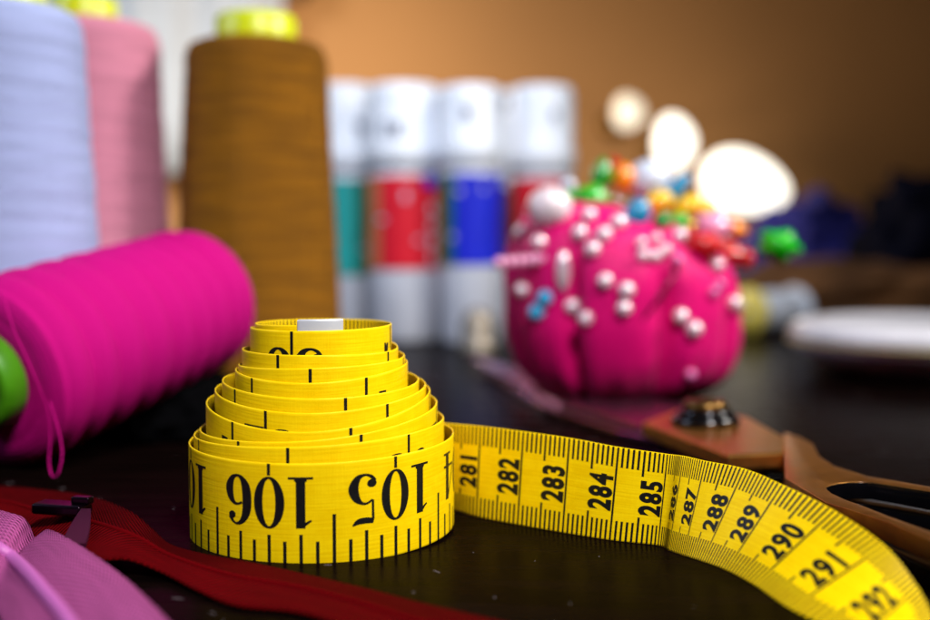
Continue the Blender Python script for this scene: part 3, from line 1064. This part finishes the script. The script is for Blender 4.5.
path = []     # (c, L, U) ordered from the far end of the strip (large c) into the coil
# coil
fine = []
n = -0.5
c = 266.7 + 211.7 / 360 * 2 * PI * 2.845 + 0.23
prev = None
while n <= 20.64:
    r, zt = node_at(n)
    r *= K
    ph = (-90 + 180 * n) / 180 * PI
    x, y = CX + r * math.sin(ph), CY - r * math.cos(ph)
    P = Vector((x, y, zt - W))
    if prev is not None:
        c -= (Vector((P.x, P.y)) - Vector((prev.x, prev.y))).length
    prev = P
    fine.append((c, P, P + Vector((0, 0, W))))
    n += 0.008
C_START = fine[0][0]
ctrl = [(c_, tuple(l_), tuple(u_)) for c_, l_, u_ in reversed(strip)]
for c_, (x, y) in reversed(pre):
    ctrl.append((c_, (x, y, 0.0), (x, y, 2.0)))
f0 = fine[0]
ctrl.append((f0[0], tuple(f0[1]), tuple(f0[2])))
f1 = fine[20]
ctrl.append((f1[0], tuple(f1[1]), tuple(f1[2])))
cc = catmull([(a,) + tuple(b) + tuple(c_) for a, b, c_ in ctrl], 24)
cc = cc[:-25]
for r in cc:
    path.append((r[0], Vector(r[1:4]), Vector(r[4:7])))
path += fine
# make widths exact, add an index by c (descending)
PCs = [p_[0] for p_ in path]
import bisect
NEG = [-v for v in PCs]


def frame(c, v):
    """point and outward normal of the tape's mid surface at centimetre c, height v"""
    i = bisect.bisect_left(NEG, -c)
    i = max(1, min(len(path) - 1, i))
    a, b = path[i - 1], path[i]
    t = (a[0] - c) / max(1e-9, a[0] - b[0])
    t = max(0, min(1, t))
    L0, U0 = a[1].lerp(b[1], t), a[2].lerp(b[2], t)
    i0, i1 = max(0, i - 2), min(len(path) - 1, i + 1)
    T_ = (path[i1][1].lerp(path[i1][2], v / W) - path[i0][1].lerp(path[i0][2], v / W)).normalized()
    A_ = (U0 - L0).normalized()
    N_ = T_.cross(A_).normalized()
    return L0.lerp(U0, v / W), N_


TV, TF, TM, TU = [], [], [], []
TK = 0.017


def addv(p_, uv):
    TV.append(p_)
    TU.append(uv)
    return len(TV) - 1


prof_ = [(0.0, 0.3), (0.012, 0.85), (0.05, 1.0), (0.5, 1.0), (1.0, 1.0), (1.5, 1.0), (1.95, 1.0), (1.988, 0.85), (2.0, 0.3)]
sec = [(v, k * TK) for v, k in prof_] + [(v, -k * TK) for v, k in reversed(prof_)]
ns = len(sec)
rows_ = []
for i in range(0, len(path)):
    c = path[i][0]
    rows_.append([addv((lambda fr: fr[0] + fr[1] * off)(frame(c, v)), (c, v / W)) for v, off in sec])
for i in range(len(rows_) - 1):
    for k in range(ns):
        k2 = (k + 1) % ns
        TF.append((rows_[i][k], rows_[i][k2], rows_[i + 1][k2], rows_[i + 1][k]))
        TM.append(0)
TF.append(tuple(rows_[0]))
TM.append(0)
TF.append(tuple(reversed(rows_[-1])))
TM.append(0)
INK = TK + 0.0035


def ink_poly(pts, side):
    """pts: (c, v) list"""
    ids = []
    for c, v in pts:
        p_, N_ = frame(c, v)
        ids.append(addv(p_ + N_ * INK * side, (c, v / W)))
    TF.append(tuple(ids))
    TM.append(1)


def ink_line(c, v0, v1, wd, side, steps=3):
    for k in range(steps):
        a, b = v0 + (v1 - v0) * k / steps, v0 + (v1 - v0) * (k + 1) / steps
        ink_poly([(c - wd / 2, a), (c + wd / 2, a), (c + wd / 2, b), (c - wd / 2, b)], side)


# fat-face inch digits as strokes: (x, y, width), unit height
def ell(cx, cy, rx, ry, wthick, wthin, n=40):
    return [(cx + rx * math.cos(2 * PI * k / n), cy + ry * math.sin(2 * PI * k / n),
             wthin + (wthick - wthin) * abs(math.cos(2 * PI * k / n)) ** 1.4) for k in range(n + 1)]


def sp(pts, n=7):
    return catmull(pts, n)


ball = lambda x, y, r: [(x + r * 0.5 * math.cos(a * PI / 8), y + r * 0.5 * math.sin(a * PI / 8), r * 1.02) for a in range(17)]
six = [sp([(.40, .83, .10), (.36, .92, .05), (.28, .965, .045), (.17, .90, .10), (.09, .72, .155), (.075, .45, .17), (.10, .22, .155), (.17, .08, .09), (.26, .03, .05),
           (.36, .09, .10), (.42, .25, .155), (.40, .44, .13), (.33, .56, .07), (.25, .58, .045), (.17, .54, .05)]), ball(.37, .80, .07)]
DIG = {
    '0': (.52, [ell(.26, .5, .185, .475, .15, .045)]),
    '1': (.42, [[(.22, .02, .15), (.22, .98, .15)], [(.02, .022, .045), (.42, .022, .045)], sp([(.05, .83, .035), (.12, .88, .05), (.2, .96, .06)]),
                sp([(.12, .05, .03), (.22, .09, .10), (.32, .05, .03)])]),
    '2': (.5, [ball(.1, .76, .08), sp([(.06, .78, .08), (.1, .92, .05), (.24, .97, .045), (.38, .88, .12), (.40, .70, .15), (.30, .45, .10), (.12, .2, .06), (.06, .1, .05)]),
               sp([(.05, .09, .12), (.25, .06, .13), (.4, .06, .12), (.46, .2, .03)])]),
    '3': (.5, [ball(.1, .8, .07), sp([(.08, .84, .06), (.22, .97, .045), (.37, .88, .11), (.38, .70, .13), (.28, .55, .05), (.2, .53, .04)]),
               sp([(.2, .53, .04), (.36, .46, .08), (.41, .26, .16), (.32, .07, .1), (.2, .03, .045), (.08, .12, .06)]), ball(.1, .19, .07)]),
    '4': (.52, [[(.34, .02, .14), (.34, .97, .14)], [(.32, .97, .04), (.02, .30, .045)], [(.0, .28, .05), (.5, .28, .05)], [(.18, .022, .045), (.5, .022, .045)]]),
    '5': (.5, [ball(.11, .2, .08), sp([(.06, .16, .07), (.12, .07, .06), (.23, .03, .05), (.35, .09, .11), (.415, .28, .165), (.37, .47, .13), (.28, .57, .06), (.19, .58, .045), (.1, .52, .04)]),
               [(.095, .52, .04), (.09, .9, .045)], sp([(.08, .93, .10), (.2, .91, .12), (.33, .92, .11), (.43, .99, .03)])]),
    '6': (.5, six),
    '7': (.5, [sp([(.04, .80, .03), (.07, .92, .10), (.25, .93, .12), (.46, .95, .06)]), sp([(.45, .92, .05), (.3, .55, .08), (.22, .25, .14), (.2, .02, .17)])]),
    '8': (.5, [ell(.25, .74, .14, .215, .12, .045), ell(.25, .27, .17, .245, .14, .045)]),
    '9': (.5, [[(.5 - x, 1 - y, w_) for x, y, w_ in s] for s in six]),
}


def inch_number(num, c0):
    s = str(num)
    gap = 0.07
    KX = 1.22
    ws = [DIG[d][0] * KX for d in s]
    if len(s) == 3:
        x = -(ws[0] + gap + ws[1] / 2)
    else:
        x = -(ws[0] + gap / 2 + 0.02)
    for d in s:
        w_, strokes = DIG[d]
        w_ *= KX
        for st in strokes:
            for i in range(len(st) - 1):
                (xa, ya, wa), (xb, yb, wb) = st[i], st[i + 1]
                # normals averaged with neighbours
                def nrm(j):
                    p0_ = st[max(0, j - 1)]
                    p1_ = st[min(len(st) - 1, j + 1)]
                    dx, dy = p1_[0] - p0_[0], p1_[1] - p0_[1]
                    if j in (0, len(st) - 1) and len(st) > 10 and abs(st[0][0] - st[-1][0]) < 1e-6 and abs(st[0][1] - st[-1][1]) < 1e-6:
                        dx, dy = st[1][0] - st[-2][0], st[1][1] - st[-2][1]
                    l_ = math.hypot(dx, dy) or 1
                    return -dy / l_, dx / l_
                na, nb = nrm(i), nrm(i + 1)
                n_sub = max(1, math.ceil(math.hypot(xb - xa, yb - ya) / 0.07))
                for k in range(n_sub):
                    u0, u1 = k / n_sub, (k + 1) / n_sub
                    quad = []
                    for u, sg in ((u0, 1), (u0, -1), (u1, -1), (u1, 1)):
                        xx = xa + (xb - xa) * u
                        yy = ya + (yb - ya) * u
                        ww = (wa + (wb - wa) * u) / 2 * sg
                        nx_ = na[0] + (nb[0] - na[0]) * u
                        ny_ = na[1] + (nb[1] - na[1]) * u
                        quad.append((c0 + x + (xx + nx_ * ww) * KX, (1.74 if num > 103 else 1.66) - (yy + ny_ * ww) * 1.02))
                    ink_poly(quad, 1)
        x += w_ + gap


for num in range(114, 48, -1):
    c0 = num * 2.54
    if c0 < path[-1][0] + 1.2:
        break
    inch_number(num, c0)
    ink_line(c0, 2.0 - 0.24 if num > 99 else 1.5, 1.99, 0.065, 1)
    for e in range(8):
        ce = c0 - e * 2.54 / 8
        ln = {0: 0.60, 4: 1.0}.get(e, 0.62 if e in (2, 6) else 0.48)
        if ce > path[-1][0]:
            ink_line(ce, 0.008, ln, 0.068, 1)
# centimetre side
m0 = int(path[-1][0] * 10) + 2
for mm in range(m0, 2955):
    c = mm / 10
    if mm % 10 == 0:
        ink_line(c, 0.01, 1.99, 0.04, -1, 5)
        continue
    ln = 0.56 if mm % 10 == 5 else 0.43
    ink_line(c, 0.008, ln, 0.043, -1)
    ink_line(c, W - ln, 1.992, 0.043, -1)

# sans digits from the built-in font
GL = {}
for ch in '0123456789':
    cu_ = bpy.data.curves.new('glyph', 'FONT')
    cu_.body = ch
    cu_.size = 1.0
    cu_.offset = 0.045
    cu_.resolution_u = 5
    ob = bpy.data.objects.new('glyph', cu_)
    COL.objects.link(ob)
    dg = bpy.context.evaluated_depsgraph_get()
    me = bpy.data.meshes.new_from_object(ob.evaluated_get(dg))
    bm = bmesh.new()
    bm.from_mesh(me)
    bmesh.ops.triangulate(bm, faces=bm.faces)
    bmesh.ops.subdivide_edges(bm, edges=bm.edges[:], cuts=1)
    GL[ch] = ([v.co.copy() for v in bm.verts], [[v.index for v in f.verts] for f in bm.faces])
    bm.free()
    bpy.data.objects.remove(ob)
    bpy.data.meshes.remove(me)
    bpy.data.curves.remove(cu_)
h0 = max(v.y for v in GL['2'][0])
for num in range(268, 296):
    s = str(num)
    GH = 0.46
    cwid = 0.265
    for k, ch in enumerate(s):
        vs_, fs_ = GL[ch]
        xs = [v.x for v in vs_]
        xm = (min(xs) + max(xs)) / 2
        kx = 0.235 / (max(v.x for v in GL['8'][0]) - min(v.x for v in GL['8'][0]))
        base_i = len(TV)
        for v in vs_:
            tx = (v.x - xm) * kx + (k - 1) * cwid
            ty = v.y / h0 * GH
            cpos = num - 0.07 - ty
            p_, N_ = frame(cpos, 1.0 + tx)
            addv(p_ - N_ * INK, (cpos, 0.5))
        for f in fs_:
            TF.append(tuple(base_i + q_ for q_ in f))
            TM.append(1)

# yellow woven fibreglass
T = NT('yellow coated tape')
T.p(Roughness=0.42)
T.b.inputs['Specular IOR Level'].default_value = 0.12
uv = T.n('ShaderNodeTexCoord')
sp_ = T.n('ShaderNodeSeparateXYZ')
T.l(uv.outputs['UV'], sp_.inputs[0])
nz = T.n('ShaderNodeTexNoise')
mp = T.n('ShaderNodeMapping')
mp.inputs['Scale'].default_value = (0.7, 46, 1)
T.l(uv.outputs['UV'], mp.inputs['Vector'])
T.l(mp.outputs[0], nz.inputs['Vector'])
nz.inputs['Scale'].default_value = 1
nz.inputs['Detail'].default_value = 4
mp2 = T.n('ShaderNodeMapping')
mp2.inputs['Scale'].default_value = (22, 3, 1)
T.l(uv.outputs['UV'], mp2.inputs['Vector'])
nz2 = T.n('ShaderNodeTexNoise')
nz2.inputs['Scale'].default_value = 1
T.l(mp2.outputs[0], nz2.inputs['Vector'])
ad = T.n('ShaderNodeMath')
ad.operation = 'ADD'
T.l(nz.outputs['Fac'], ad.inputs[0])
T.l(nz2.outputs['Fac'], ad.inputs[1])
cr = T.n('ShaderNodeValToRGB')
cr.color_ramp.elements[0].position = 0.35
cr.color_ramp.elements[1].position = 0.65
cr.color_ramp.elements[0].color = (0.90, 0.585, 0.0, 1)
cr.color_ramp.elements[1].color = (0.98, 0.68, 0.002, 1)
nz3 = T.n('ShaderNodeTexNoise')
nz3.inputs['Scale'].default_value = 2.3
nz3.inputs['Detail'].default_value = 8
nz3.inputs['Roughness'].default_value = 0.7
T.l(uv.outputs['Object'], nz3.inputs['Vector'])
mz = T.n('ShaderNodeMath')
mz.operation = 'MULTIPLY_ADD'
T.l(nz3.outputs['Fac'], mz.inputs[0])
mz.inputs[1].default_value = 0.9
mz.inputs[2].default_value = -0.45
ma = T.n('ShaderNodeMath')
ma.operation = 'ADD'
T.l(nz.outputs['Fac'], ma.inputs[0])
T.l(mz.outputs[0], ma.inputs[1])
T.l(ma.outputs[0], cr.inputs['Fac'])
T.l(cr.outputs[0], T.b.inputs['Base Color'])
bp = T.n('ShaderNodeBump')
bp.inputs['Strength'].default_value = 0.35
bp.inputs['Distance'].default_value = 0.012
T.l(ad.outputs[0], bp.inputs['Height'])
T.l(bp.outputs[0], T.b.inputs['Normal'])
YEL = T.m
BLK = mat('black printing ink', (0.006, 0.006, 0.006), 0.45, var=0.3, vscale=12, spec=0.3)
tm = thing('measuring_tape', 'coiled yellow measuring tape with black numbers, loose end curving to the right', 'measuring tape', (CX, CY, 0))
og = Vector((CX, CY, 0))
strip_o = mesh('tape_strip', [v - og for v in TV], TF, [YEL, BLK], tm, mi=TM, uvs=TU)

# metal end clip on the innermost end, wrapped over both faces
CLIP = mat('shiny clip metal', hexc('F4F6FF'), 0.28, metal=0.5, spec=0.8, var=0.04)
vs, fs = [], []
ce = path[-1][0]
cnt = 12
for i in range(cnt + 1):
    c = ce + 0.95 * (1 - i / cnt) - 0.0
    for v, off in ((-0.02, -.045), (-0.02, .045), (2.12, .045), (2.12, -.045)):
        p_, N_ = frame(c, v)
        vs.append(p_ + N_ * off - og)
for i in range(cnt):
    for k in range(4):
        k2 = (k + 1) % 4
        fs.append((i * 4 + k, i * 4 + k2, i * 4 + 4 + k2, i * 4 + 4 + k))
fs += [(3, 2, 1, 0), tuple(cnt * 4 + k for k in range(4))]
ck = mesh('metal_end_clip', vs, fs, CLIP, tm)
bv = ck.modifiers.new('bevel', 'BEVEL')
bv.width = 0.04
bv.segments = 3
bv.limit_method = 'ANGLE'
bv.angle_limit = math.radians(40)

# lint and dust lying on the table top
rnd = random.Random(4)
vs, fs = [], []
for k in range(300):
    y = rnd.uniform(15, 60)
    x = rnd.uniform(-0.45, 0.45) * y
    if rnd.random() < 0.75:
        r = rnd.uniform(0.006, 0.015)
        l_ = r
    else:
        r = 0.006
        l_ = rnd.uniform(0.04, 0.12)
    a = rnd.uniform(0, PI)
    dx, dy = math.cos(a), math.sin(a)
    b0 = len(vs)
    for sx, sy in ((-1, -1), (1, -1), (1, 1), (-1, 1)):
        vs.append((x + dx * l_ * sx - dy * r * sy, y + dy * l_ * sx + dx * r * sy, 0.001))
    vs.append((x, y, 0.001 + r * 0.8))
    for q_ in range(4):
        fs.append((b0 + q_, b0 + (q_ + 1) % 4, b0 + 4))
du = mesh('dust', vs, fs, mat('grey lint', hexc('8A7E84'), 0.9), smooth=False)
tag(du, 'fine pale dust and lint specks scattered over the dark table top', 'dust')
du['kind'] = 'stuff'
